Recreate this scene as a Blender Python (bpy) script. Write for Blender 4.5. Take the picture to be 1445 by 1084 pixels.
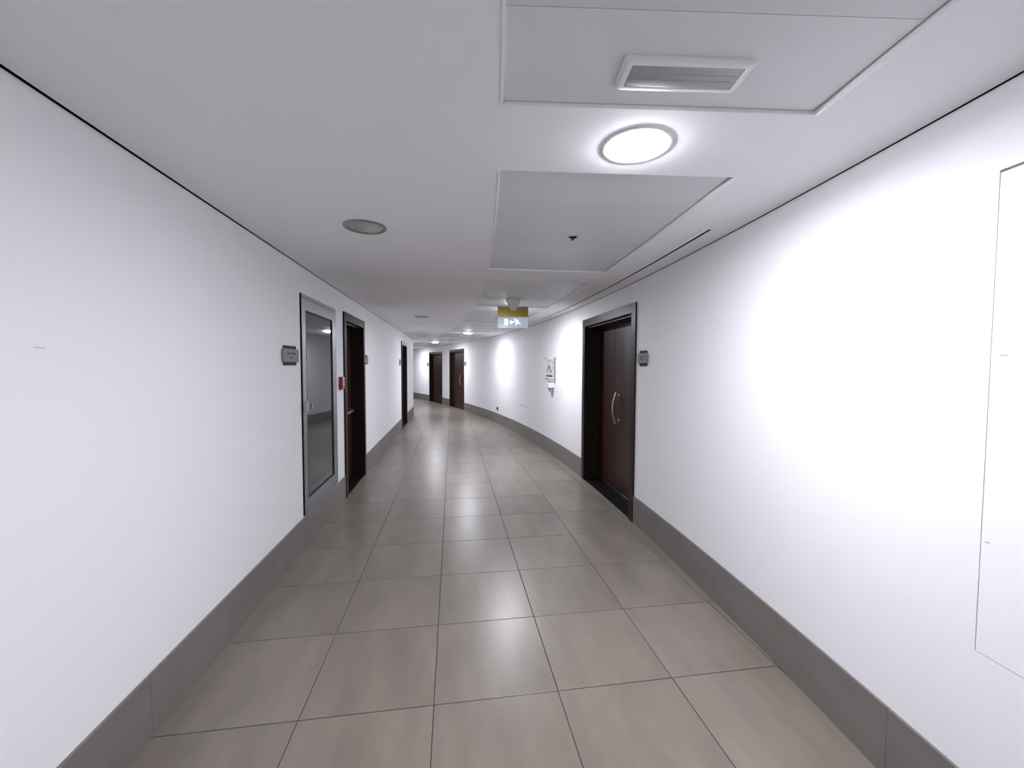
import bpy, bmesh, math, random
from mathutils import Vector, Matrix
random.seed(7)
for o in list(bpy.data.objects): bpy.data.objects.remove(o)
scene = bpy.context.scene
COL = scene.collection
rad, deg = math.radians, math.degrees

# ------------------------------------------------------------------ camera
F_PX, PITCH, YAW, ROLL, CAM_H = 575.23, 0.0429, 0.1452, 0.00339, 1.5912
fw = Vector((math.sin(YAW)*math.cos(PITCH), math.cos(YAW)*math.cos(PITCH), -math.sin(PITCH)))
rt = Vector((math.cos(YAW), -math.sin(YAW), 0)); up = rt.cross(fw)
r2 = rt*math.cos(ROLL)+up*math.sin(ROLL); u2 = -rt*math.sin(ROLL)+up*math.cos(ROLL)
cd = bpy.data.cameras.new('camera'); cam = bpy.data.objects.new('camera', cd); COL.objects.link(cam)
cd.sensor_fit = 'HORIZONTAL'; cd.sensor_width = 36.0; cd.lens = F_PX*36.0/1445.0
cd.clip_start = 0.02; cd.clip_end = 100
M = Matrix((r2, u2, -fw)).transposed().to_4x4(); M.translation = Vector((0, 0, CAM_H))
cam.matrix_world = M
scene.camera = cam
# ------------------------------------------------------------------ world, exposure
w = bpy.data.worlds.new('world'); scene.world = w; w.use_nodes = True
w.node_tree.nodes['Background'].inputs[0].default_value = (0.02, 0.02, 0.022, 1)
w.node_tree.nodes['Background'].inputs[1].default_value = 0.2
vs = scene.view_settings
vs.view_transform = 'Standard'; vs.look = 'None'; vs.gamma = 1.0; vs.exposure = 0.67
vs.use_curve_mapping = False
LAMP_W = 22.0            # radiant power of a downlight beam
LAMP_SPREAD = 176
LAMP_COL = (0.895, 0.905, 1.0)
DIFFUSER = 105.0

# ------------------------------------------------------------------ geometry of the place
XC, YC, R = -34.187, 4.830, 36.032       # the outer wall is a circular arc
H, BASE = 2.448, 0.276
RL, RR = R-1.506, R-0.447                # inner and outer edge of the ceiling recesses
HALF = 14.92                             # the inner wall is made of straight chords of 2*HALF degrees
RIN = 32.908
A0, A1 = -30.0, 40.0
def lx(y): return -1.2874+0.00158*y
def pol(r, a, z=0.0): return Vector((XC+r*math.cos(rad(a)), YC+r*math.sin(rad(a)), z))
def rin(a):
    k = round(a/(2*HALF)); return RIN/math.cos(rad(a-k*2*HALF))

# ------------------------------------------------------------------ materials
def mat(name, col, rough=0.5, metal=0.0, spec=0.5, coat=0.0, emis=None, estr=0.0, noise=None, bump=None, var=0.0):
    m = bpy.data.materials.new(name); m.use_nodes = True
    nt = m.node_tree; b = nt.nodes['Principled BSDF']
    b.inputs['Base Color'].default_value = (*col, 1); b.inputs['Roughness'].default_value = rough
    b.inputs['Metallic'].default_value = metal; b.inputs['Specular IOR Level'].default_value = spec
    b.inputs['Coat Weight'].default_value = coat
    if emis: b.inputs['Emission Color'].default_value = (*emis, 1); b.inputs['Emission Strength'].default_value = estr
    geo = None
    if noise or bump or var:
        geo = nt.nodes.new('ShaderNodeNewGeometry')
    if noise:   # (scale vec, amount, dark colour)
        sc, amt, c2 = noise
        mp = nt.nodes.new('ShaderNodeMapping'); mp.inputs['Scale'].default_value = sc
        nt.links.new(geo.outputs['Position'], mp.inputs['Vector'])
        nz = nt.nodes.new('ShaderNodeTexNoise'); nz.inputs['Scale'].default_value = 1; nz.inputs['Detail'].default_value = 6
        nz.inputs['Roughness'].default_value = 0.6
        nt.links.new(mp.outputs[0], nz.inputs['Vector'])
        if var:
            oi = nt.nodes.new('ShaderNodeObjectInfo')
            va = nt.nodes.new('ShaderNodeVectorMath'); va.operation = 'ADD'
            sc2 = nt.nodes.new('ShaderNodeVectorMath'); sc2.operation = 'SCALE'; sc2.inputs['Scale'].default_value = 37.0
            cb = nt.nodes.new('ShaderNodeCombineXYZ')
            for k in range(3): nt.links.new(oi.outputs['Random'], cb.inputs[k])
            nt.links.new(cb.outputs[0], sc2.inputs[0]); nt.links.new(mp.outputs[0], va.inputs[0]); nt.links.new(sc2.outputs[0], va.inputs[1])
            nt.links.new(va.outputs[0], nz.inputs['Vector'])
        rp = nt.nodes.new('ShaderNodeValToRGB'); rp.color_ramp.elements[0].position = 0.5-amt; rp.color_ramp.elements[1].position = 0.5+amt
        rp.color_ramp.elements[0].color = (*c2, 1); rp.color_ramp.elements[1].color = (*col, 1)
        nt.links.new(nz.outputs[0], rp.inputs[0])
        out = rp.outputs[0]
        if var:
            mm = nt.nodes.new('ShaderNodeMath'); mm.operation = 'MULTIPLY_ADD'
            mm.inputs[1].default_value = var; mm.inputs[2].default_value = 1-var/2
            nt.links.new(oi.outputs['Random'], mm.inputs[0])
            mx = nt.nodes.new('ShaderNodeVectorMath'); mx.operation = 'SCALE'
            nt.links.new(out, mx.inputs[0]); nt.links.new(mm.outputs[0], mx.inputs['Scale']); out = mx.outputs[0]
        nt.links.new(out, b.inputs['Base Color'])
    if bump:
        sc, st = bump
        n2 = nt.nodes.new('ShaderNodeTexNoise'); n2.inputs['Scale'].default_value = sc; n2.inputs['Detail'].default_value = 4
        nt.links.new(geo.outputs['Position'], n2.inputs['Vector'])
        bp = nt.nodes.new('ShaderNodeBump'); bp.inputs['Strength'].default_value = st; bp.inputs['Distance'].default_value = 0.002
        nt.links.new(n2.outputs[0], bp.inputs['Height']); nt.links.new(bp.outputs[0], b.inputs['Normal'])
    return m
MT = {}
MT['wall'] = mat('white_wall_paint', (0.885, 0.885, 0.90), 0.62, spec=0.3, noise=((1.3, 1.3, 1.3), 0.4, (0.87, 0.87, 0.885)), bump=(60, 0.12))
MT['ceiling'] = mat('ceiling_paint', (0.875, 0.872, 0.895), 0.8, spec=0.2, bump=(90, 0.08))
MT['slat'] = mat('ceiling_metal_paint', (0.72, 0.72, 0.74), 0.5, spec=0.4, noise=((2, 2, 2), 0.4, (0.69, 0.69, 0.71)), var=0.10)
MT['trim'] = mat('white_trim', (0.92, 0.92, 0.94), 0.5)
MT['void'] = mat('dark_void', (0.010, 0.010, 0.010), 0.95, spec=0.0)  # near-black standing in for shade inside gaps, recesses and slots
MT['tile'] = mat('porcelain_floor_tile', (0.247, 0.214, 0.176), 0.31, spec=0.36, noise=((5.5, 1.3, 1), 0.2, (0.178, 0.154, 0.126)), bump=(35, 0.05), var=0.09)
MT['skirt'] = mat('porcelain_skirting_tile', (0.200, 0.186, 0.170), 0.42, noise=((4, 2, 9), 0.22, (0.168, 0.155, 0.140)), var=0.08)
MT['grout'] = mat('dark_grout', (0.085, 0.075, 0.06), 0.9)
MT['wood'] = mat('dark_stained_wood', (0.034, 0.0115, 0.0075), 0.40, spec=0.4, noise=((14, 14, 1.2), 0.3, (0.020, 0.007, 0.0045)))
MT['frame'] = mat('dark_wood_frame', (0.018, 0.0095, 0.0075), 0.42, spec=0.22, noise=((14, 14, 1.2), 0.3, (0.012, 0.006, 0.005)))
MT['stone'] = mat('black_threshold_stone', (0.004, 0.0035, 0.0035), 0.5, spec=0.15)
MT['alu'] = mat('satin_aluminium', (0.33, 0.35, 0.37), 0.36, metal=0.85)
MT['steel'] = mat('brushed_steel', (0.62, 0.60, 0.58), 0.25, metal=1.0)
MT['chrome'] = mat('chrome', (0.8, 0.8, 0.8), 0.08, metal=1.0)
MT['glass'] = mat('grey_tinted_glass', (0.034, 0.043, 0.046), 0.04, spec=0.6)
MT['black'] = mat('black_rubber', (0.006, 0.006, 0.006), 0.6)
MT['signdark'] = mat('charcoal_sign_metal', (0.020, 0.022, 0.024), 0.6, spec=0.15)
MT['signplate'] = mat('grey_sign_metal', (0.20, 0.205, 0.225), 0.5, spec=0.3)
MT['ink'] = mat('dark_ink', (0.05, 0.055, 0.06), 0.6)
MT['red'] = mat('red_plastic', (0.30, 0.008, 0.014), 0.3)
MT['white'] = mat('white_plastic', (0.82, 0.82, 0.83), 0.35)
MT['offwhite'] = mat('offwhite_plastic', (0.72, 0.72, 0.70), 0.4)
MT['grey'] = mat('grey_plastic', (0.33, 0.33, 0.34), 0.35)
MT['dimlens'] = mat('unlit_lens', (0.40, 0.41, 0.385), 0.25, bump=(140, 0.2))
MT['ring'] = mat('metal_trim_ring', (0.30, 0.31, 0.32), 0.3, metal=0.8)
MT['emlens'] = mat('ribbed_grey_diffuser', (0.37, 0.37, 0.385), 0.35, noise=((4, 24, 5), 0.3, (0.29, 0.295, 0.31)))
MT['lit'] = mat('lit_diffuser', (0.9, 0.9, 0.9), 0.4, emis=(0.895, 0.905, 1.0), estr=DIFFUSER)
MT['brass'] = mat('polished_brass', (0.46, 0.34, 0.10), 0.14, metal=1.0)
MT['paper'] = mat('printed_paper', (0.72, 0.73, 0.71), 0.5)
MT['lines'] = mat('grey_print', (0.28, 0.29, 0.28), 0.6)
MT['redprint'] = mat('red_print', (0.25, 0.015, 0.02), 0.6)
MT['signglow'] = mat('glowing_white_pictogram', (0.9, 1, 0.95), 0.5, emis=(0.93, 1.0, 0.97), estr=0.8)
MT['greenglow'] = mat('glowing_green_pictogram', (0.05, 0.5, 0.35), 0.5, emis=(0.16, 0.62, 0.48), estr=0.4)
m = bpy.data.materials.new('clear_acrylic'); m.use_nodes = True; nt = m.node_tree
b = nt.nodes['Principled BSDF']; b.inputs['Base Color'].default_value = (0.75, 0.80, 0.9, 1); b.inputs['Roughness'].default_value = 0.15
b.inputs['Emission Color'].default_value = (0.8, 0.88, 1, 1); b.inputs['Emission Strength'].default_value = 0.10
tr = nt.nodes.new('ShaderNodeBsdfTransparent'); mx = nt.nodes.new('ShaderNodeMixShader'); mx.inputs[0].default_value = 0.42
nt.links.new(tr.outputs[0], mx.inputs[1]); nt.links.new(b.outputs[0], mx.inputs[2]); nt.links.new(mx.outputs[0], nt.nodes['Material Output'].inputs[0])
MT['acrylic'] = m

# ------------------------------------------------------------------ helpers
def link_mesh(name, verts, faces, m, parent=None, smooth=False):
    me = bpy.data.meshes.new(name); me.from_pydata([tuple(v) for v in verts], [], faces); me.update()
    me.materials.append(MT[m] if isinstance(m, str) else m)
    if smooth:
        for p in me.polygons: p.use_smooth = True
    o = bpy.data.objects.new(name, me); COL.objects.link(o)
    if parent: o.parent = parent
    return o
def link_bm(name, bm, m, parent=None, smooth=False):
    bmesh.ops.recalc_face_normals(bm, faces=bm.faces)
    me = bpy.data.meshes.new(name); bm.to_mesh(me); bm.free()
    me.materials.append(MT[m] if isinstance(m, str) else m)
    if smooth:
        for p in me.polygons: p.use_smooth = True
        try: me.set_sharp_from_angle(angle=rad(35))
        except Exception: pass
    o = bpy.data.objects.new(name, me); COL.objects.link(o)
    if parent: o.parent = parent
    return o
def tag(o, label=None, cat=None, group=None, kind=None):
    if label: o['label'] = label
    if cat: o['category'] = cat
    if group: o['group'] = group
    if kind: o['kind'] = kind
    return o
def empty(name, loc, rz=0.0):
    o = bpy.data.objects.new(name, None); COL.objects.link(o)
    o.location = loc; o.rotation_euler = (0, 0, rz); o.empty_display_size = 0.1
    return o
def bm_box(bm, x0, x1, y0, y1, z0, z1, bev=0.0):
    t = bmesh.new()
    bmesh.ops.create_cube(t, size=1.0)
    for v in t.verts:
        v.co = Vector(((x0+x1)/2+v.co.x*(x1-x0), (y0+y1)/2+v.co.y*(y1-y0), (z0+z1)/2+v.co.z*(z1-z0)))
    if bev > 0: bmesh.ops.bevel(t, geom=list(t.edges), offset=bev, segments=2, affect='EDGES', profile=0.7)
    me = bpy.data.meshes.new('t'); t.to_mesh(me); t.free(); bm.from_mesh(me); bpy.data.meshes.remove(me)
def box(name, x0, x1, y0, y1, z0, z1, m, parent=None, bev=0.0):
    bm = bmesh.new(); bm_box(bm, x0, x1, y0, y1, z0, z1, bev)
    return link_bm(name, bm, m, parent)
def lathe(name, prof, m, parent=None, seg=40, cap=True):
    # prof: list of (radius, z)
    V, Fc = [], []
    for (r, z) in prof:
        for k in range(seg):
            a = 2*math.pi*k/seg; V.append((r*math.cos(a), r*math.sin(a), z))
    for i in range(len(prof)-1):
        for k in range(seg):
            k2 = (k+1) % seg; Fc.append((i*seg+k, i*seg+k2, (i+1)*seg+k2, (i+1)*seg+k))
    bm = bmesh.new(); vs_ = [bm.verts.new(v) for v in V]
    for f in Fc:
        try: bm.faces.new([vs_[i] for i in f])
        except ValueError: pass
    if cap:
        for i in (0, len(prof)-1):
            if prof[i][0] > 1e-5: bm.faces.new([vs_[i*seg+k] for k in range(seg)])
    bmesh.ops.remove_doubles(bm, verts=bm.verts, dist=1e-6)
    return link_bm(name, bm, m, parent, smooth=True)
def tube(name, pts, r, m, parent=None, seg=12):
    bm = bmesh.new(); rings = []
    pts = [Vector(p) for p in pts]
    for i, p in enumerate(pts):
        d = (pts[min(i+1, len(pts)-1)]-pts[max(i-1, 0)]).normalized()
        a = Vector((1, 0, 0)) if abs(d.x) < 0.9 else Vector((0, 1, 0))
        n = d.cross(a).normalized(); bb = d.cross(n)
        rings.append([bm.verts.new(p+r*(n*math.cos(2*math.pi*k/seg)+bb*math.sin(2*math.pi*k/seg))) for k in range(seg)])
    for i in range(len(rings)-1):
        for k in range(seg): bm.faces.new((rings[i][k], rings[i][(k+1) % seg], rings[i+1][(k+1) % seg], rings[i+1][k]))
    bm.faces.new(rings[0]); bm.faces.new(rings[-1])
    return link_bm(name, bm, m, parent, smooth=True)
def prism(name, poly, y0, y1, m, parent=None):
    # polygon in local x,z extruded along y
    n = len(poly)
    V = [(x, y0, z) for x, z in poly]+[(x, y1, z) for x, z in poly]
    Fc = [tuple(range(n)), tuple(range(2*n-1, n-1, -1))]+[(i, i+n, (i+1) % n+n, (i+1) % n) for i in range(n)]
    bm = bmesh.new(); vv = [bm.verts.new(v) for v in V]
    for f in Fc: bm.faces.new([vv[i] for i in f])
    return link_bm(name, bm, m, parent)
def text(name, body, size, x, y, z, m, parent, squeeze=1.0):
    cu = bpy.data.curves.new(name, 'FONT'); cu.body = body; cu.size = size; cu.align_x = 'CENTER'; cu.align_y = 'CENTER'; cu.extrude = 0.0006
    o = bpy.data.objects.new(name, cu); COL.objects.link(o)
    dg = bpy.context.evaluated_depsgraph_get(); me = bpy.data.meshes.new_from_object(o.evaluated_get(dg))
    bpy.data.objects.remove(o); bpy.data.curves.remove(cu)
    me.transform(Matrix.Translation((x, y, z)) @ Matrix.Rotation(rad(90), 4, 'X') @ Matrix.Diagonal((squeeze, 1, 1, 1)))
    me.materials.clear(); me.materials.append(MT[m])
    o = bpy.data.objects.new(name, me); COL.objects.link(o); o.parent = parent
    return o
def copy_tree(o, parent=None):
    c = o.copy(); COL.objects.link(c); c.parent = parent
    for ch in list(o.children): copy_tree(ch, c)
    return c
def on_right(name, a, z=0.0, off=0.0):      # local x towards the near end, local y into the wall
    return empty(name, pol(R-off, a, z), rad(a-90))
def on_left(name, y, z=0.0):
    return empty(name, (lx(y), y, z), rad(90))

# ------------------------------------------------------------------ doors: openings
# right wall (angles), left wall (metres along y)
D1 = (-1.50, 1.20, 0.0, 2.243); D4 = (16.17, 18.96, 0.0, 2.235); D5 = (20.45, 23.08, 0.0, 2.215)
ACC = (-7.70, -6.045, 0.692, 2.190)
open_right = [D1, D4, D5, ACC]
GD = (3.705, 4.776, BASE+0.006, 2.215); D2 = (5.074, 6.210, 0.0, 2.236); D3 = (10.52, 11.70, 0.0, 2.228)
open_left = [GD, D2, D3]
ZT = H+0.07

def wall_grid(name, us, openings, fn, ztop, m):
    """surface over parameter u and height z with rectangular openings; fn(u, z) gives the point"""
    us = sorted(set([round(u, 5) for u in us]+[round(q, 5) for o in openings for q in o[:2]]))
    bm = bmesh.new(); cache = {}
    def vt(u, z):
        k = (round(u, 5), round(z, 4))
        if k not in cache: cache[k] = bm.verts.new(fn(u, z))
        return cache[k]
    zs = sorted(set([0.0, ztop]+[o[2] for o in openings]+[o[3] for o in openings]))
    for i in range(len(us)-1):
        um = (us[i]+us[i+1])/2
        for j in range(len(zs)-1):
            zm = (zs[j]+zs[j+1])/2
            if any(o[0] < um < o[1] and o[2] < zm < o[3] for o in openings): continue
            bm.faces.new((vt(us[i], zs[j]), vt(us[i+1], zs[j]), vt(us[i+1], zs[j+1]), vt(us[i], zs[j+1])))
    me = bpy.data.meshes.new(name); bm.to_mesh(me); bm.free(); me.materials.append(MT[m])
    o = bpy.data.objects.new(name, me); COL.objects.link(o)
    return o
def frange(a, b, st):
    n = max(1, round((b-a)/st)); return [a+(b-a)*k/n for k in range(n+1)]

wr = wall_grid('wall_right', frange(A0, A1, 0.4), open_right, lambda a, z: pol(R, a, z), ZT, 'wall')
tag(wr, 'long curved white painted wall with tall grey skirting', 'wall', kind='structure')
YL0, YL1 = YC-RIN*math.tan(rad(HALF)), YC+RIN*math.tan(rad(HALF))
wl = wall_grid('wall_left', [YL0, YL1], open_left, lambda y, z: Vector((lx(y), y, z)), ZT, 'wall')
tag(wl, 'straight white painted wall with the glazed door', 'wall', kind='structure')
def chord_wall(name, k, lab):
    a0, a1 = (k*2*HALF-HALF, k*2*HALF+HALF)
    if k > 0: pa, pb = Vector((lx(YL1), YL1, 0)), pol(rin(A1), A1)
    else: pa, pb = pol(rin(A0), A0), Vector((lx(YL0), YL0, 0))
    o = wall_grid(name, [0, 1], [], lambda u, z: pa.lerp(pb, u)+Vector((0, 0, z)), ZT, 'wall')
    return tag(o, lab, 'wall', kind='structure')
chord_wall('wall_inner_far', 1, 'white wall turning away beyond the corner at the far end')
chord_wall('wall_inner_near', -1, 'white wall continuing behind the viewpoint')
for nm, a, lab in (('wall_far', A1, 'white wall closing the hidden far end of the corridor'), ('wall_near', A0, 'white wall closing the corridor behind the viewpoint')):
    o = wall_grid(nm, [0, 1], [], lambda u, z: pol(rin(a), a).lerp(pol(R, a), u)+Vector((0, 0, z)), ZT, 'wall')
    tag(o, lab, 'wall', kind='structure')
# thickness outwards
for o, inward in ((wr, Vector((-1, 0, 0))), (wl, Vector((1, 0, 0)))):
    me = o.data; n = me.polygons[len(me.polygons)//2].normal
    md = o.modifiers.new('thickness', 'SOLIDIFY'); md.thickness = 0.12
    md.offset = -1.0 if n.dot(inward) > 0 else 1.0

# ------------------------------------------------------------------ floor with single tiles
bm = bmesh.new()
aa = frange(A0-2, A1+2, 1.0)
vi = [bm.verts.new(pol(rin(max(A0, min(A1, a)))-0.35, a, -0.006)) for a in aa]; vo = [bm.verts.new(pol(R+0.4, a, -0.006)) for a in aa]
vi2 = [bm.verts.new(pol(rin(max(A0, min(A1, a)))-0.35, a, -0.10)) for a in aa]; vo2 = [bm.verts.new(pol(R+0.4, a, -0.10)) for a in aa]
for i in range(len(aa)-1):
    bm.faces.new((vi[i], vo[i], vo[i+1], vi[i+1])); bm.faces.new((vi2[i], vi2[i+1], vo2[i+1], vo2[i]))
    bm.faces.new((vi[i], vi[i+1], vi2[i+1], vi2[i])); bm.faces.new((vo[i], vo2[i], vo2[i+1], vo[i+1]))
floor = tag(link_bm('floor', bm, 'grout'), 'floor of large warm grey porcelain tiles with dark joints', 'floor', kind='structure')

TX, TY, TS, GAP = -0.691, 1.883, 0.6, 0.0022
def clip(poly, px, py, nx, ny):     # keep side where (p-P).n <= 0
    out = []
    for i in range(len(poly)):
        a, b = poly[i], poly[(i+1) % len(poly)]
        da = (a[0]-px)*nx+(a[1]-py)*ny; db = (b[0]-px)*nx+(b[1]-py)*ny
        if da <= 0: out.append(a)
        if da*db < 0:
            t = da/(da-db); out.append((a[0]+(b[0]-a[0])*t, a[1]+(b[1]-a[1])*t))
    return out
def area(p): return abs(sum(p[i][0]*p[(i+1) % len(p)][1]-p[(i+1) % len(p)][0]*p[i][1] for i in range(len(p))))/2
def tile_mesh(poly, me_name='tile'):
    n = len(poly); top, bot = 0.0, -0.006
    V = [(x, y, bot) for x, y in poly]
    cx = sum(p[0] for p in poly)/n; cy = sum(p[1] for p in poly)/n
    def ins(x, y, e):
        d = math.hypot(x-cx, y-cy); return (x-(x-cx)/d*e, y-(y-cy)/d*e)
    V += [(x, y, top-0.0010) for x, y in poly]
    V += [(*ins(x, y, 0.0022), top) for x, y in poly]
    Fc = [tuple(range(2*n, 3*n))]
    for i in range(n):
        j = (i+1) % n
        Fc += [(i, j, n+j, n+i), (n+i, n+j, 2*n+j, 2*n+i)]
    return V, Fc
full = None
rest_V, rest_F = [], []
n_tiles = 0
for j in range(-30, 42):
    for i in range(-24, 6):
        x0, x1 = TX+i*TS+GAP, TX+(i+1)*TS-GAP; y0, y1 = TY+j*TS+GAP, TY+(j+1)*TS-GAP
        sq = [(x0, y0), (x1, y0), (x1, y1), (x0, y1)]
        poly = sq
        mxc, myc = (x0+x1)/2, (y0+y1)/2
        ac = deg(math.atan2(myc-YC, mxc-XC))
        if ac < A0-1 or ac > A1+1: continue
        rc = math.hypot(mxc-XC, myc-YC)
        if rc > R+0.6 or rc < rin(max(A0, min(A1, ac)))-0.8: continue
        for da in (-1.2, -0.6, 0.0, 0.6, 1.2):
            P = pol(R-0.004, ac+da); poly = clip(poly, P.x, P.y, math.cos(rad(ac+da)), math.sin(rad(ac+da)))
            if len(poly) < 3: break
        if len(poly) < 3: continue
        # the inner wall is convex towards the corridor: clip against the chord of the tile's own sector
        k = round(ac/(2*HALF)); am = k*2*HALF
        if k == 0: poly = clip(poly, lx(myc)+0.004, myc, -1, 0)
        else:
            P = pol(RIN+0.02, am); poly = clip(poly, P.x, P.y, -math.cos(rad(am)), -math.sin(rad(am)))
        if len(poly) < 3 or area(poly) < 0.004: continue
        hid = myc < 0.6 or ac > 27.5 or (k > 0 and mxc < -1.287-0.10*(myc-13.6)*0.95)
        V, Fc = tile_mesh([(x-mxc, y-myc) for x, y in poly])
        if hid:
            o_ = len(rest_V); rest_V += [(v[0]+mxc, v[1]+myc, v[2]) for v in V]; rest_F += [tuple(q+o_ for q in f) for f in Fc]
            continue
        if poly == sq and full is not None:
            t = bpy.data.objects.new('tile', full); COL.objects.link(t); t.parent = floor
        else:
            t = link_mesh('tile', V, Fc, 'tile', floor)
            if poly == sq: full = t.data
        t.location = (mxc, myc, random.uniform(-0.0003, 0.0003)); n_tiles += 1
o = link_mesh('tile_field', rest_V, rest_F, 'tile', floor); o['kind'] = 'stuff'

# ------------------------------------------------------------------ skirting of single tiles
def skirt(name, lab, spans, fn, nfn, step, ph, lim):
    par = empty(name, fn((spans[0][0]+spans[0][1])/2, 0)); tag(par, lab, 'skirting', kind='structure')
    inv = -par.location
    stuff_V, stuff_F = [], []
    for (u0, u1) in spans:
        k = math.ceil((u0-ph)/step-1e-6); cuts = [u0]
        while ph+k*step < u1-1e-6:
            if ph+k*step > u0+1e-6: cuts.append(ph+k*step)
            k += 1
        cuts.append(u1)
        for a, b in zip(cuts[:-1], cuts[1:]):
            if b-a < 0.02*step: continue
            g = 0.0007*step/0.6 if step > 0.7 else 0.0007
            V = []; ua, ub = a+g, b-g
            n = 3
            for s in range(n+1):
                u = ua+(ub-ua)*s/n
                N = nfn(u)
                th = 0.011
                for (d, z) in ((0, 0.0), (th, 0.0), (th, BASE-0.0015), (th-0.0015, BASE), (0, BASE)):
                    V.append(fn(u, z)+N*d+inv)
            Fc = []
            for s in range(n):
                for q in range(5):
                    q2 = (q+1) % 5; Fc.append((s*5+q, s*5+q2, (s+1)*5+q2, (s+1)*5+q))
            Fc += [(0, 1, 2, 3, 4), tuple(n*5+q for q in (4, 3, 2, 1, 0))]
            if lim[0] <= (a+b)/2 <= lim[1]:
                link_mesh('tile', V, Fc, 'skirt', par)
            else:
                o_ = len(stuff_V); stuff_V += V; stuff_F += [tuple(q+o_ for q in f) for f in Fc]
    if stuff_V:
        o = link_mesh('tile_run', stuff_V, stuff_F, 'skirt', par); o['kind'] = 'stuff'
    return par
skirt('baseboard_right', 'tall grey porcelain skirting along the curved wall',
      [(A0, D1[0]), (D1[1], D4[0]), (D4[1], D5[0]), (D5[1], A1)], lambda a, z: pol(R, a, z),
      lambda a: Vector((-math.cos(rad(a)), -math.sin(rad(a)), 0)), 0.962, -4.67, (-9, 27.5))
skirt('baseboard_left', 'tall grey porcelain skirting along the straight wall',
      [(YL0, D2[0]), (D2[1], D3[0]), (D3[1], YL1+0.011)], lambda y, z: Vector((lx(y), y, z)), lambda y: Vector((1, 0, 0)), 0.6, 1.283, (0.2, 14))

# ------------------------------------------------------------------ ceiling with recessed slatted panels
ends = [-31.0, -27.4, -23.8, -20.2, -16.6, -13.05, -9.41, -5.76, -1.98, 1.67, 5.27, 8.98, 12.6, 16.25, 19.9, 23.5, 27.2, 30.8, 34.5, 38.1]
panels = [(a+0.74, b) for a, b in zip(ends[:-1], ends[1:]) if a > A0]
cuts = sorted(set(frange(A0, A1, 0.5)+[q for p in panels for q in p]+[-HALF, HALF]))
bm = bmesh.new()
WG = 0.009           # shadow gap along the walls
def quad(*ps): bm.faces.new([bm.verts.new(p) for p in ps])
LIP = 0.05
for a, b in zip(cuts[:-1], cuts[1:]):
    inp = any(p[0]-1e-6 <= a and b <= p[1]+1e-6 for p in panels)
    ia, ib = rin(a)+WG, rin(b)+WG
    if abs((a+b)/2) < HALF:
        ia = (lx(YC)+WG-XC)/math.cos(rad(a)); ib = (lx(YC)+WG-XC)/math.cos(rad(b))
    quad(pol(ia, a, H), pol(RL, a, H), pol(RL, b, H), pol(ib, b, H))
    quad(pol(RR, a, H), pol(R-WG, a, H), pol(R-WG, b, H), pol(RR, b, H))
    quad(pol(ia, a, H), pol(ib, b, H), pol(ib, b, H+LIP), pol(ia, a, H+LIP))
    quad(pol(R-WG, a, H), pol(R-WG, b, H), pol(R-WG, b, H+LIP), pol(R-WG, a, H+LIP))
    if not inp: quad(pol(RL, a, H), pol(RR, a, H), pol(RR, b, H), pol(RL, b, H))
    else:
        quad(pol(RL, a, H), pol(RL, b, H), pol(RL, b, H+LIP), pol(RL, a, H+LIP))
        quad(pol(RR, a, H), pol(RR, b, H), pol(RR, b, H+LIP), pol(RR, a, H+LIP))
for a, b in panels:
    for q in (a, b): quad(pol(RL, q, H), pol(RR, q, H), pol(RR, q, H+LIP), pol(RL, q, H+LIP))
bmesh.ops.remove_doubles(bm, verts=bm.verts, dist=1e-5)
ceiling = tag(link_bm('ceiling', bm, 'ceiling'), 'pale grey plaster ceiling with a row of recessed slatted bays', 'ceiling', kind='structure')
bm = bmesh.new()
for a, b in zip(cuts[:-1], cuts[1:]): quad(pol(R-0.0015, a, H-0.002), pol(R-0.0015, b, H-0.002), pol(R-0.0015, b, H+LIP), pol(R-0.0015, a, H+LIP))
link_bm('gap_shade', bm, 'void', ceiling)  # black strip over the wall top paints the shade of the gap
link_mesh('gap_shade', [(lx(YL0)+0.0015, YL0, H-0.002), (lx(YL1)+0.0015, YL1, H-0.002), (lx(YL1)+0.0015, YL1, H+LIP), (lx(YL0)+0.0015, YL0, H+LIP)], [(0, 1, 2, 3)], 'void', ceiling)
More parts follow.
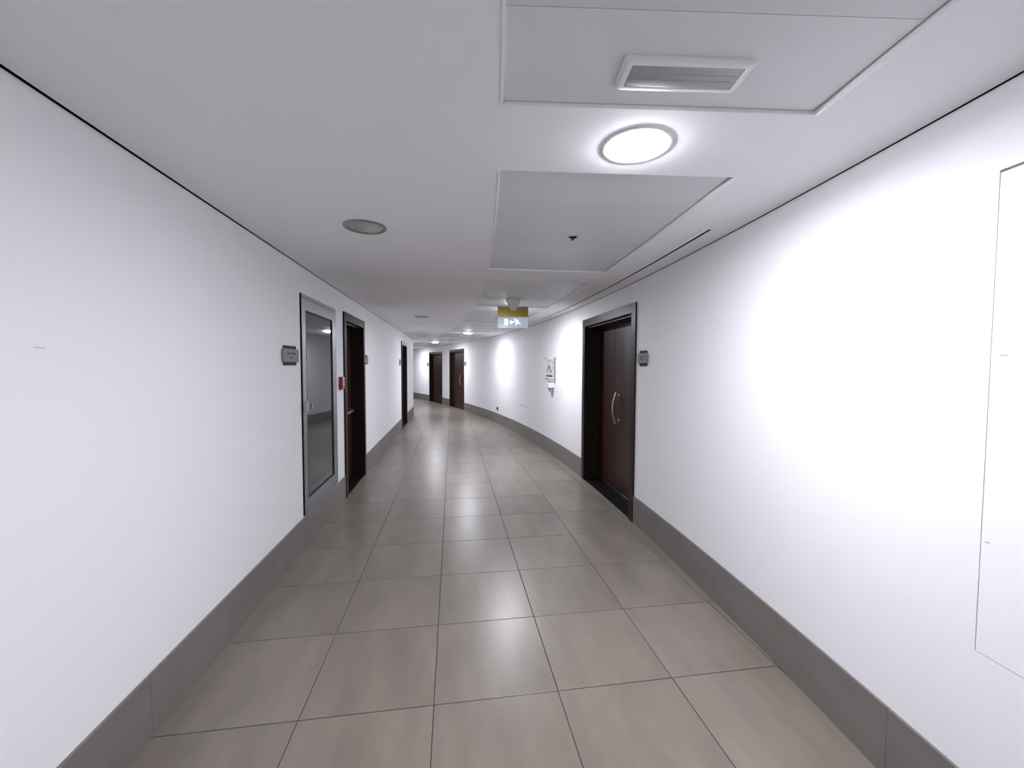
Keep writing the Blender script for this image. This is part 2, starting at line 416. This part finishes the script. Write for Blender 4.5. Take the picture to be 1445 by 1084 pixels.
# slab above: closes the gaps and stays dark
bm = bmesh.new()
for a, b in zip(cuts[:-1], cuts[1:]): quad(pol(rin(a)-0.35, a, H+LIP), pol(R+0.2, a, H+LIP), pol(R+0.2, b, H+LIP), pol(rin(b)-0.35, b, H+LIP))
bmesh.ops.remove_doubles(bm, verts=bm.verts, dist=1e-5)
link_bm('slab', bm, 'void', ceiling)
PZ = H+0.014
for pi, (a, b) in enumerate(panels):
    for s in range(5):
        u0, u1 = a+0.005+(b-a-0.010)*s/5, a+0.005+(b-a-0.010)*(s+1)/5
        g = 0.0012
        dz = random.uniform(-0.0006, 0.0006); tilt = random.uniform(-0.0012, 0.0012)
        V = []
        for (u, zt) in ((u0+g, dz-tilt), (u1-g, dz+tilt)):
            for r_ in (RL+0.0015, RR-0.007):
                V.append(pol(r_, u, PZ+zt)); V.append(pol(r_, u, PZ+0.018))
        link_mesh('slat', V, [(0, 2, 6, 4), (1, 5, 7, 3), (0, 1, 3, 2), (4, 6, 7, 5), (0, 4, 5, 1), (2, 3, 7, 6)], 'slat', ceiling)
    # thin metal bead on the inner edge of each bay
    V, Fc = [], []; n = 8
    for s in range(n+1):
        u = a+(b-a)*s/n
        for (r_, z) in ((RL-0.006, H), (RL-0.006, H-0.004), (RL+0.002, H-0.004), (RL+0.002, H)): V.append(pol(r_, u, z))
    for s in range(n):
        for q in range(4): Fc.append((s*4+q, s*4+(q+1) % 4, (s+1)*4+(q+1) % 4, (s+1)*4+q))
    Fc += [(0, 1, 2, 3), tuple(n*4+q for q in (3, 2, 1, 0))]
    link_mesh('bead', V, Fc, 'trim', ceiling)
    V = []
    for s in range(n+1):
        u = a+(b-a)*s/n
        for (r_, z) in ((RR-0.0015, H+0.006), (RR+0.009, H-0.004), (RR+0.011, H-0.004), (RR+0.011, H)): V.append(pol(r_, u, z))
    link_mesh('bead', V, Fc, 'trim', ceiling)  # outer bead added, white and sloped, so the bay's lip looks lit

# ------------------------------------------------------------------ wooden doors
def double_door(name, dims, depth, meet, handle, lab, seal=True):
    a0, a1, _, zt = dims; ac = (a0+a1)/2; wd = R*rad(a1-a0)
    e = on_right(name, ac); tag(e, lab, 'door', kind='structure')
    h = wd/2; fwid = 0.10; ih = h-fwid; iz = zt-fwid
    fy0 = -0.026
    for s in (-1, 1):
        x0, x1 = sorted((s*h, s*ih)); box('jamb', x0, x1, fy0, depth+0.05, 0, zt, 'frame', e, 0.004)
        x0, x1 = sorted((s*(ih-0.012), s*ih)); box('door_stop', x0, x1, 0.02, depth-0.004, 0.004, iz, 'frame', e)
    box('header', -ih, ih, fy0, depth+0.05, iz, zt, 'frame', e, 0.004)
    box('header_stop', -ih+0.012, ih-0.012, 0.02, depth-0.004, iz-0.02, iz, 'frame', e)
    box('threshold', -ih, ih, -0.004, depth+0.05, -0.005, 0.004, 'stone', e)
    box('leaf_gap_shade', meet-0.02, meet+0.02, depth+0.044, depth+0.05, 0.012, iz-0.006, 'void', e)  # black strip behind the leaf gap, painting its shade
    for (x0, x1) in ((-ih, meet-0.004), (meet+0.004, ih)):
        lf = box('door_leaf', x0, x1, depth, depth+0.044, 0.012, iz-0.006, 'wood', e, 0.003)
        if seal: box('bottom_seal', x0+0.01, x1-0.01, depth-0.006, depth, 0.014, 0.026, 'steel', lf)
        if handle is not None and x0 <= handle <= x1:
            z0, z1 = 0.885, 1.27; pts = []
            for k in range(17):
                t = k/16; pts.append((handle, depth-0.045-0.040*math.sin(math.pi*t), z0+(z1-z0)*t))
            hd = tube('pull_handle', pts, 0.011, 'steel', lf)
            for z in (z0+0.035, z1-0.035):
                t = (z-z0)/(z1-z0)
                tube('mount', [(handle, depth+0.001, z), (handle, depth-0.012, z)], 0.019, 'steel', hd)
                tube('post', [(handle, depth-0.01, z), (handle, depth-0.045-0.040*math.sin(math.pi*t), z)], 0.009, 'steel', hd)
    return e
double_door('door_1', D1, 0.205, -0.215, -0.07, 'dark stained double door with bowed steel pull handle, beside the evacuation plan')
double_door('door_4', D4, 0.09, 0.22, 0.33, 'dark reddish wooden double door with a slim pull handle down the curved wall')
double_door('door_5', D5, 0.12, -0.05, None, 'last dark wooden double door along the curved wall, no handle showing')

def single_door(name, dims, depth, lab, bar=True):
    y0, y1, _, zt = dims; e = on_left(name, (y0+y1)/2); tag(e, lab, 'door', kind='structure')
    h = (y1-y0)/2; fwid = 0.085; ih = h-fwid; iz = zt-fwid-0.015; fy0 = -0.02
    for s in (-1, 1):
        x0, x1 = sorted((s*h, s*ih)); box('jamb', x0, x1, fy0, depth+0.05, 0, zt, 'frame', e, 0.004)
    box('header', -ih, ih, fy0, depth+0.05, iz, zt, 'frame', e, 0.004)
    box('header_strip', -ih, ih, 0.05, 0.062, iz-0.012, iz, 'steel', e)  # thin steel strip under the header
    box('threshold', -ih, ih, -0.004, depth+0.05, -0.005, 0.004, 'stone', e)
    lf = box('door_leaf', -ih, ih, depth, depth+0.044, 0.012, iz-0.006, 'wood', e, 0.003)
    box('bottom_seal', -ih+0.01, ih-0.01, depth-0.006, depth, 0.014, 0.026, 'steel', lf)
    if bar:
        z = 0.962; hb = box('push_bar', -ih+0.12, ih-0.10, depth-0.075, depth-0.045, z-0.016, z+0.016, 'steel', lf, 0.006)
        for x in (-ih+0.14, ih-0.12): box('bracket', x-0.03, x+0.03, depth-0.05, depth, z-0.03, z+0.03, 'steel', hb, 0.004)
    return e
single_door('door_2', D2, 0.165, 'dark wooden door with steel push bar beside the red call point')
single_door('door_3', D3, 0.10, 'narrow-looking dark wooden door on the straight wall near its far corner', bar=False)

# glazed cupboard door above the skirting
y0, y1, z0, z1 = GD
e = on_left('door_6', (y0+y1)/2); tag(e, 'aluminium framed door with grey tinted glass set above the skirting', 'door', kind='structure')
h = (y1-y0)/2; of = 0.028
for s in (-1, 1):
    xa, xb = sorted((s*h, s*(h-(of if s > 0 else 0.036)))); box('outer_frame_or_gap', xa, xb, -0.005 if s > 0 else -0.001, 0.08, z0, z1, 'alu' if s > 0 else 'void', e, 0.002)  # hinge side is a black strip: shade of the hinge gap as colour
box('outer_frame_or_gap', -h+0.036, h-of, -0.006, 0.08, z1-of, z1, 'alu', e, 0.002)
box('outer_frame_or_gap', -h+0.036, h-of, -0.006, 0.08, z0, z0+of, 'alu', e, 0.002)
box('back_panel', -h, h, 0.08, 0.09, z0, z1, 'void', e)
lh0, lh1 = -h+0.036, h-of-0.004; lz0, lz1 = z0+of+0.003, z1-of-0.004
px0, px1, pz0, pz1 = -0.412, 0.395, 0.410, 2.080
leaf = box('stile', lh0, px0, -0.005, 0.04, lz0, lz1, 'alu', e, 0.002)
box('stile', px1, lh1, -0.005, 0.04, lz0, lz1, 'alu', e, 0.002)
box('rail', px0, px1, -0.005, 0.04, lz0, pz0, 'alu', e, 0.002)
box('rail', px0, px1, -0.005, 0.04, pz1, lz1, 'alu', e, 0.002)
for (xa, xb, za, zb) in ((px0, px0+0.006, pz0, pz1), (px1-0.012, px1, pz0, pz1), (px0+0.006, px1-0.012, pz0, pz0+0.008), (px0+0.006, px1-0.012, pz1-0.010, pz1)):
    box('gasket', xa, xb, -0.006, 0.03, za, zb, 'black', e)
box('pane', px0+0.006, px1-0.012, 0.004, 0.012, pz0+0.008, pz1-0.010, 'glass', e)
lk = box('lock', -h+0.012, -h+0.075, -0.038, -0.010, 1.185, 1.285, 'alu', e, 0.003)
tube('cylinder', [(-h+0.115, -0.014, 1.235), (-h+0.115, -0.032, 1.235)], 0.016, 'steel', lk)
box('thumb_turn', -h+0.110, -h+0.120, -0.055, -0.030, 1.215, 1.255, 'steel', lk, 0.002)

# flush access panel on the right wall
bm = bmesh.new(); us = frange(ACC[0]+0.004, ACC[1]-0.0045, 0.2); zz0, zz1 = ACC[2]+0.003, ACC[3]-0.008
grid = []
for u in us: grid.append([bm.verts.new(pol(R+d, u, z)) for d, z in ((0, zz0), (0, zz1), (0.02, zz1), (0.02, zz0))])
for i in range(len(us)-1):
    for q in range(4): bm.faces.new((grid[i][q], grid[i+1][q], grid[i+1][(q+1) % 4], grid[i][(q+1) % 4]))
bm.faces.new(grid[0]); bm.faces.new(grid[-1])
ap = tag(link_bm('access_hatch', bm, 'wall'), 'flush white access hatch with a dark hairline joint in the curved wall', 'hatch', kind='structure')
bm = bmesh.new()
V = [pol(R+0.05, ACC[0]-0.1, ACC[2]-0.03), pol(R+0.05, ACC[1]+0.1, ACC[2]-0.03), pol(R+0.05, ACC[1]+0.1, ACC[3]+0.03), pol(R+0.05, ACC[0]-0.1, ACC[3]+0.03)]
link_mesh('recess_back', V, [(0, 1, 2, 3)], 'void', ap)
for (u, z, ww) in ((-6.10, 1.63, 0.02), (-6.075, 1.05, 0.012)):
    c = pol(R-0.0008, u, z); tv = Vector((math.sin(rad(u)), -math.cos(rad(u)), 0)); q = Vector((0, 0, 0.0012))
    link_mesh('scuff', [c-tv*ww/2-q, c+tv*ww/2-q, c+tv*ww/2+q, c-tv*ww/2+q], [(0, 1, 2, 3)], 'lines', ap)

# ------------------------------------------------------------------ name signs
def name_sign(e, lines, bw, bh, pw, ph, lab):
    tag(e, lab, 'sign', 'name signs beside the doors')
    box('backing', -bw/2, bw/2, -0.007, -0.001, -bh/2, bh/2, 'signdark', e, 0.002)
    pl = box('plate', -pw/2, pw/2, -0.016, -0.007, -ph/2, ph/2, 'signplate', e, 0.004)
    for (t, s, z) in lines: text('lettering', t, s, 0, -0.0164, z, 'ink', pl)
e = on_left('name_sign', 3.468, 1.672); name_sign(e, [('Electrical Rm', 0.034, 0.018), ('MC', 0.024, -0.016)], 0.255, 0.155, 0.315, 0.105, 'grey name sign with two lines of lettering beside the glazed door')
e = on_right('name_sign', -1.768, 1.674); name_sign(e, [('ACT', 0.058, 0.0)], 0.165, 0.150, 0.215, 0.096, 'grey name sign with three large letters beside the bowed-handle double door')
e = on_left('name_sign', 6.325, 1.685); name_sign(e, [], 0.20, 0.140, 0.225, 0.10, 'grey name sign beside the push-bar door')
e = on_left('name_sign', 10.25, 1.685); name_sign(e, [], 0.20, 0.145, 0.235, 0.10, 'small grey name sign beside the far door on the straight wall')
e = on_right('name_sign', 15.95, 1.687); name_sign(e, [], 0.165, 0.145, 0.215, 0.10, 'tiny grey name sign beside the reddish slim-handle double door')
e = on_right('name_sign', 23.36, 1.675); name_sign(e, [], 0.20, 0.155, 0.23, 0.10, 'tiny grey name sign beside the last double door on the curved wall')

# ------------------------------------------------------------------ red manual call point
e = on_left('call_point', 4.918, 1.394); tag(e, 'red manual fire call point between the glazed door and the push-bar door', 'call point')
box('housing', -0.050, 0.050, -0.041, -0.001, -0.072, 0.072, 'red', e, 0.006)
f = box('front_window', -0.030, 0.030, -0.045, -0.041, -0.028, 0.022, 'offwhite', e, 0.002)
box('press_mark', -0.010, 0.010, -0.0465, -0.045, -0.012, 0.008, 'ink', f)
box('label_strip', -0.034, 0.034, -0.0425, -0.041, 0.040, 0.060, 'offwhite', e)
box('key_slot', -0.012, 0.012, -0.0425, -0.041, -0.060, -0.048, 'offwhite', e)

# ------------------------------------------------------------------ evacuation plan in a frame
e = on_right('evacuation_plan', 3.80, 1.556); tag(e, 'framed evacuation plan with a dark red band on the curved wall', 'notice')
w2, h2 = 0.27, 0.183
box('board', -w2+0.012, w2-0.012, -0.016, -0.004, -h2+0.012, h2-0.012, 'paper', e)
for s in (-1, 1):
    xa, xb = sorted((s*w2, s*(w2-0.018))); box('frame_side', xa, xb, -0.022, -0.001, -h2, h2, 'alu' if s > 0 else 'white', e, 0.003)
    za, zb = sorted((s*h2, s*(h2-0.016))); box('frame_rail', -w2+0.018, w2-0.018, -0.022, -0.001, za, zb, 'white', e, 0.003)
    for t in (-1, 1):
        box('corner_cap', s*w2-0.024, s*w2+0.024, -0.026, -0.001, t*h2-0.013, t*h2+0.013, 'grey', e, 0.003)
pb = -0.0166
def pr(name, x0, x1, z0, z1, m): return box(name, x0, x1, pb, -0.016, z0, z1, m, e)
pr('red_band', -0.215, 0.150, -0.150, -0.118, 'redprint')
pr('heading', -0.14, 0.08, 0.140, 0.150, 'lines')
pr('legend_mark', 0.13, 0.20, 0.105, 0.120, 'ink')
for k in range(4): pr('legend_line', 0.13, 0.20, 0.075-0.028*k, 0.082-0.028*k, 'lines')
prism('plan_drawing', [(-0.20, -0.05), (-0.17, -0.075), (-0.06, 0.02), (0.03, -0.08), (0.10, -0.06), (0.07, -0.02), (-0.03, 0.075), (-0.08, 0.07)], pb, -0.016, 'lines', e)
prism('plan_route', [(-0.12, 0.0), (-0.105, -0.012), (-0.055, 0.032), (-0.015, -0.008), (-0.005, 0.0), (-0.05, 0.052)], pb-0.0005, pb, 'ink', e)
prism('you_are_here', [(0.03, -0.045), (0.06, -0.085), (0.095, -0.06), (0.065, -0.03)], pb-0.0005, pb, 'ink', e)
# small holder under the plan
e = on_right('sign_holder', 3.74, 1.333); tag(e, 'clear narrow label holder mounted under the evacuation plan', 'holder')
box('rail', -0.20, 0.24, -0.018, -0.001, -0.018, 0.018, 'white', e, 0.003)
for x in (-0.14, -0.02, 0.10): box('label', x-0.04, x+0.03, -0.0195, -0.018, -0.010, 0.008, 'lines', e)
box('end_clip', 0.195, 0.245, -0.026, -0.001, -0.020, 0.020, 'grey', e, 0.004)
# dispenser
e = on_right('dispenser', 3.52, 1.246); tag(e, 'white wall dispenser with a grey tapered cup under the evacuation plan', 'dispenser')
box('back_plate', -0.075, 0.075, -0.012, -0.001, -0.090, 0.062, 'white', e, 0.004)
box('body', -0.065, 0.065, -0.110, -0.012, -0.028, 0.058, 'white', e, 0.010)
bm = bmesh.new()
top = [(-0.05, -0.092), (0.05, -0.092), (0.05, -0.020), (-0.05, -0.020)]; bt = [(-0.036, -0.076), (0.036, -0.076), (0.036, -0.026), (-0.036, -0.026)]
A = [bm.verts.new((x, y, -0.028)) for x, y in top]; B = [bm.verts.new((x, y, -0.098)) for x, y in bt]
bm.faces.new(A); bm.faces.new(B)
for k in range(4): bm.faces.new((A[k], A[(k+1) % 4], B[(k+1) % 4], B[k]))
link_bm('cup', bm, 'grey', e)
box('lock_button', -0.076, -0.064, -0.060, -0.030, -0.006, 0.026, 'ink', e, 0.002)
# cable outlet just above the skirting
e = on_right('cable_outlet', 10.38, 0.405); tag(e, 'small dark cable outlet just above the skirting on the curved wall', 'outlet')
box('plate', -0.035, 0.035, -0.012, -0.001, -0.055, 0.055, 'signdark', e, 0.003)
box('plug', -0.018, 0.018, -0.035, -0.012, -0.010, 0.030, 'black', e, 0.004)
# hairline marks on the walls
def mark_right(a0, a1, z0, z1, th):
    V = [pol(R-0.001, a0, z0-th), pol(R-0.001, a1, z1-th), pol(R-0.001, a1, z1+th), pol(R-0.001, a0, z0+th)]
    link_mesh('hairline_crack', V, [(0, 1, 2, 3)], 'lines', wr)
for k in range(6):
    a0, a1 = 6.32+k*0.194, 6.32+(k+1)*0.194; mark_right(a0, a1, 0.700, 0.700, 0.004 if k < 4 else 0.0025)
V = [(lx(1.47)+0.001, 1.47+0.006*k, 1.645+0.001*math.sin(k)+s*0.0008) for k in range(7) for s in (-1, 1)]
link_mesh('scuff', V, [(2*k, 2*k+2, 2*k+3, 2*k+1) for k in range(6)], 'lines', wl)

# ------------------------------------------------------------------ round downlights
def lit_downlight(a, lab):
    p = pol(R-0.98, a, H); e = empty('round_downlight', p, rad(a)); tag(e, lab, 'ceiling light', 'lit downlights in the ceiling strips')
    lathe('trim_ring', [(0.134, -0.0005), (0.134, -0.0025), (0.130, -0.0045), (0.108, -0.0040), (0.104, -0.0025), (0.104, -0.0005)], 'white', e, 56, cap=False)
    prof = [(0.104, -0.002)]+[(0.104*math.cos(t), -0.002-0.026*math.sin(t)) for t in [math.pi/2*k/8 for k in range(1, 8)]]+[(0.0, -0.028)]
    lathe('diffuser', prof, 'lit', e, 48, cap=False)
    ld = bpy.data.lights.new('downlight_beam', 'AREA'); ld.shape = 'DISK'; ld.size = 0.09; ld.energy = LAMP_W; ld.color = LAMP_COL
    ld.spread = rad(LAMP_SPREAD)
    lo = bpy.data.objects.new('beam', ld); COL.objects.link(lo); lo.parent = e; lo.location = (0, 0, -0.031)
    return e
lit_downlight(-5.395, 'lit round downlight next to the rectangular emergency light')
lit_downlight(2.045, 'lit round downlight right behind the hanging exit sign')
lit_downlight(9.36, 'lit round downlight in the first lit strip past the exit sign')
lit_downlight(16.65, 'lit round downlight close to the two far double doors')
lit_downlight(23.87, 'lit round downlight above the last stretch of curved wall past the doors')
lit_downlight(-12.68, 'lit round downlight in the strip behind the viewpoint')
lit_downlight(-19.9, 'lit round downlight far behind the viewpoint')
def dead_downlight(x, y, lab):
    e = empty('round_downlight', (x, y, H), 0.3); tag(e, lab, 'ceiling light', 'unlit downlights in the plain ceiling')
    lathe('trim_ring', [(0.128, -0.0005), (0.128, -0.005), (0.121, -0.009), (0.108, -0.007), (0.104, -0.002), (0.104, -0.0005)], 'ring', e, 56, cap=False)
    prof = [(0.104, -0.002)]+[(0.104*math.cos(t), -0.002-0.004*math.sin(t)) for t in [math.pi/2*k/6 for k in range(1, 6)]]+[(0.0, -0.006)]
    lathe('lens', prof, 'dimlens', e, 48, cap=False)
dead_downlight(-0.530, 2.653, 'unlit grey round downlight nearest the glazed door')
dead_downlight(-0.525, 7.257, 'unlit round downlight just past the push-bar door')
dead_downlight(-0.847, 11.938, 'unlit round downlight by the far corner of the straight wall')

# ------------------------------------------------------------------ emergency light
e = empty('emergency_light', (0.678, 1.158, PZ), rad(-6.2)); tag(e, 'white rectangular emergency light with grey ribbed lens, switched off', 'ceiling light')
def rrect(hx, hy, r, z, n=5):
    out = []
    for cx, cy, a0 in ((hx-r, hy-r, 0), (-hx+r, hy-r, 90), (-hx+r, -hy+r, 180), (hx-r, -hy+r, 270)):
        for k in range(n+1): t = rad(a0+90*k/n); out.append(Vector((cx+r*math.cos(t), cy+r*math.sin(t), z)))
    return out
def loft(name, loops, m, parent, cap0=False, cap1=False):
    bm = bmesh.new(); vv = [[bm.verts.new(p) for p in L] for L in loops]; n = len(loops[0])
    for i in range(len(loops)-1):
        for k in range(n): bm.faces.new((vv[i][k], vv[i][(k+1) % n], vv[i+1][(k+1) % n], vv[i+1][k]))
    if cap0: bm.faces.new(vv[0])
    if cap1: bm.faces.new(vv[-1])
    return link_bm(name, bm, m, parent, smooth=True)
loft('housing', [rrect(0.190, 0.063, 0.012, 0), rrect(0.190, 0.063, 0.012, -0.006), rrect(0.186, 0.061, 0.012, -0.012), rrect(0.182, 0.058, 0.010, -0.0165),
      rrect(0.177, 0.055, 0.008, -0.0175), rrect(0.167, 0.0455, 0.004, -0.0175), rrect(0.165, 0.044, 0.004, -0.0145)], 'white', e)
lens = loft('lens', [rrect(0.1655, 0.0445, 0.004, -0.0145), rrect(0.163, 0.042, 0.004, -0.0160)], 'emlens', e, cap1=True)
for k in (-1, 1): box('rib', -0.150, 0.150, 0.012*k-0.0010, 0.012*k+0.0010, -0.0166, -0.0160, 'emlens', lens)

# ------------------------------------------------------------------ sprinklers
def sprinkler(x, y, lab):
    e = empty('sprinkler', (x, y, PZ), 0.2); tag(e, lab, 'sprinkler', 'sprinklers in the slatted bays')
    lathe('cup', [(0.036, -0.0005), (0.036, -0.004), (0.030, -0.006), (0.027, -0.003), (0.027, 0.012)], 'chrome', e, 32, cap=False)
    lathe('recess', [(0.0275, -0.0012), (0.0, -0.0012)], 'void', e, 32, cap=False)
    lathe('stem', [(0.007, -0.001), (0.007, -0.006), (0.004, -0.010), (0.004, -0.018)], 'signdark', e, 16)
    lathe('deflector', [(0.012, -0.018), (0.013, -0.0195), (0.003, -0.020)], 'signdark', e, 20)
sprinkler(0.80, 2.69, 'chrome sprinkler in the bay past the emergency light')
sprinkler(0.769, 7.24, 'small sprinkler hanging just left of the exit sign')
sprinkler(0.17, 11.45, 'tiny sprinkler in the bay past the third lit downlight')
sprinkler(-0.10, 13.69, 'tiny sprinkler in front of the downlight by the far double doors')

# ------------------------------------------------------------------ slot diffuser by the wall
e = empty('slot_diffuser', pol(R-0.19, 0.0, H)); tag(e, 'long thin black slot air diffuser in the ceiling edge by the curved wall', 'air diffuser')
def arc_strip(name, ra, rb, a0, a1, z0, z1, m, parent, n=18):
    V, Fc = [], []; off = parent.location
    for s in range(n+1):
        u = a0+(a1-a0)*s/n
        for (r_, z) in ((ra, z0), (rb, z0), (rb, z1), (ra, z1)): V.append(pol(r_, u, z)-off)
    for s in range(n):
        for q in range(4): Fc.append((s*4+q, s*4+(q+1) % 4, (s+1)*4+(q+1) % 4, (s+1)*4+q))
    Fc += [(0, 1, 2, 3), tuple(n*4+q for q in (3, 2, 1, 0))]
    return link_mesh(name, V, Fc, m, parent)
S0, S1 = -3.93, 3.72
arc_strip('slot', R-0.182, R-0.163, S0, S1, H-0.0012, H-0.0002, 'void', e)
arc_strip('blade', R-0.216, R-0.182, S0, S1, H-0.0025, H-0.0002, 'ceiling', e)
arc_strip('flange', R-0.221, R-0.218, S0, S1, H-0.004, H-0.0002, 'ceiling', e)
arc_strip('flange', R-0.163, R-0.158, S0, S1, H-0.0025, H-0.0002, 'ceiling', e)

# ------------------------------------------------------------------ hanging exit sign
EX, EY = 0.786, 5.29
e = empty('exit_sign', (EX, EY, PZ), rad(-3.0)); tag(e, 'hanging exit sign, brass plate above clear panel with running figure and arrow', 'exit sign')
zt = lambda z: z-PZ
loft('bracket', [rrect(0.098, 0.045, 0.02, 0), rrect(0.092, 0.043, 0.02, -0.012), rrect(0.070, 0.036, 0.018, zt(2.40)), rrect(0.048, 0.030, 0.014, zt(2.335)), rrect(0.040, 0.026, 0.012, zt(2.318))], 'offwhite', e, True, True)
box('housing', -0.202, 0.202, 0.030, 0.052, zt(2.245), zt(2.374), 'brass', e, 0.002)
pn = box('panel', -0.199, 0.199, 0.036, 0.042, zt(2.096), zt(2.245), 'acrylic', e)
for (xa, xb, za, zb) in ((-0.202, -0.199, 2.094, 2.245), (0.199, 0.202, 2.094, 2.245), (-0.199, 0.199, 2.092, 2.096)):
    box('edge', xa, xb, 0.034, 0.044, zt(za), zt(zb), 'white', pn)
box('light_rail', -0.199, 0.199, 0.033, 0.045, zt(2.238), zt(2.2455), 'white', pn)
def picto(name, poly, ox, oz, s):
    g = []
    cx = sum(p[0] for p in poly)/len(poly); cz = sum(p[1] for p in poly)/len(poly)
    P = [(ox+s*x, oz+s*z) for x, z in poly]
    prism(name, P, 0.0335, 0.0345, 'signglow', pn)
    c0, c1 = ox+s*cx, oz+s*cz
    Q = []
    for x, z in P:
        d = math.hypot(x-c0, z-c1) or 1; Q.append((x+(x-c0)/d*0.005, z+(z-c1)/d*0.005))
    prism(name+'_outline', Q, 0.0347, 0.0357, 'greenglow', pn)
oz = zt(2.171)
picto('door_symbol', [(-0.111, -0.040), (-0.066, -0.040), (-0.066, 0.040), (-0.111, 0.040)], 0, oz, 1)
picto('arrow_symbol', [(-0.048, 0.0), (-0.022, 0.028), (-0.018, 0.010), (0.016, 0.010), (0.016, -0.010), (-0.018, -0.010), (-0.022, -0.028)], 0, oz, 1)
picto('head_symbol', [(0.028+0.010*math.cos(t*math.pi/5), 0.036+0.010*math.sin(t*math.pi/5)) for t in range(10)], 0, oz, 1)
picto('runner_symbol', [(0.036, 0.030), (0.062, 0.036), (0.072, 0.020), (0.080, 0.004), (0.074, -0.004), (0.064, 0.010), (0.060, 0.000), (0.070, -0.006), (0.100, -0.010), (0.102, -0.020),
      (0.062, -0.018), (0.052, -0.012), (0.052, -0.026), (0.046, -0.044), (0.038, -0.042), (0.040, -0.022), (0.036, -0.004), (0.044, 0.010), (0.042, 0.020), (0.024, 0.010), (0.020, 0.018)], 0, oz, 1)
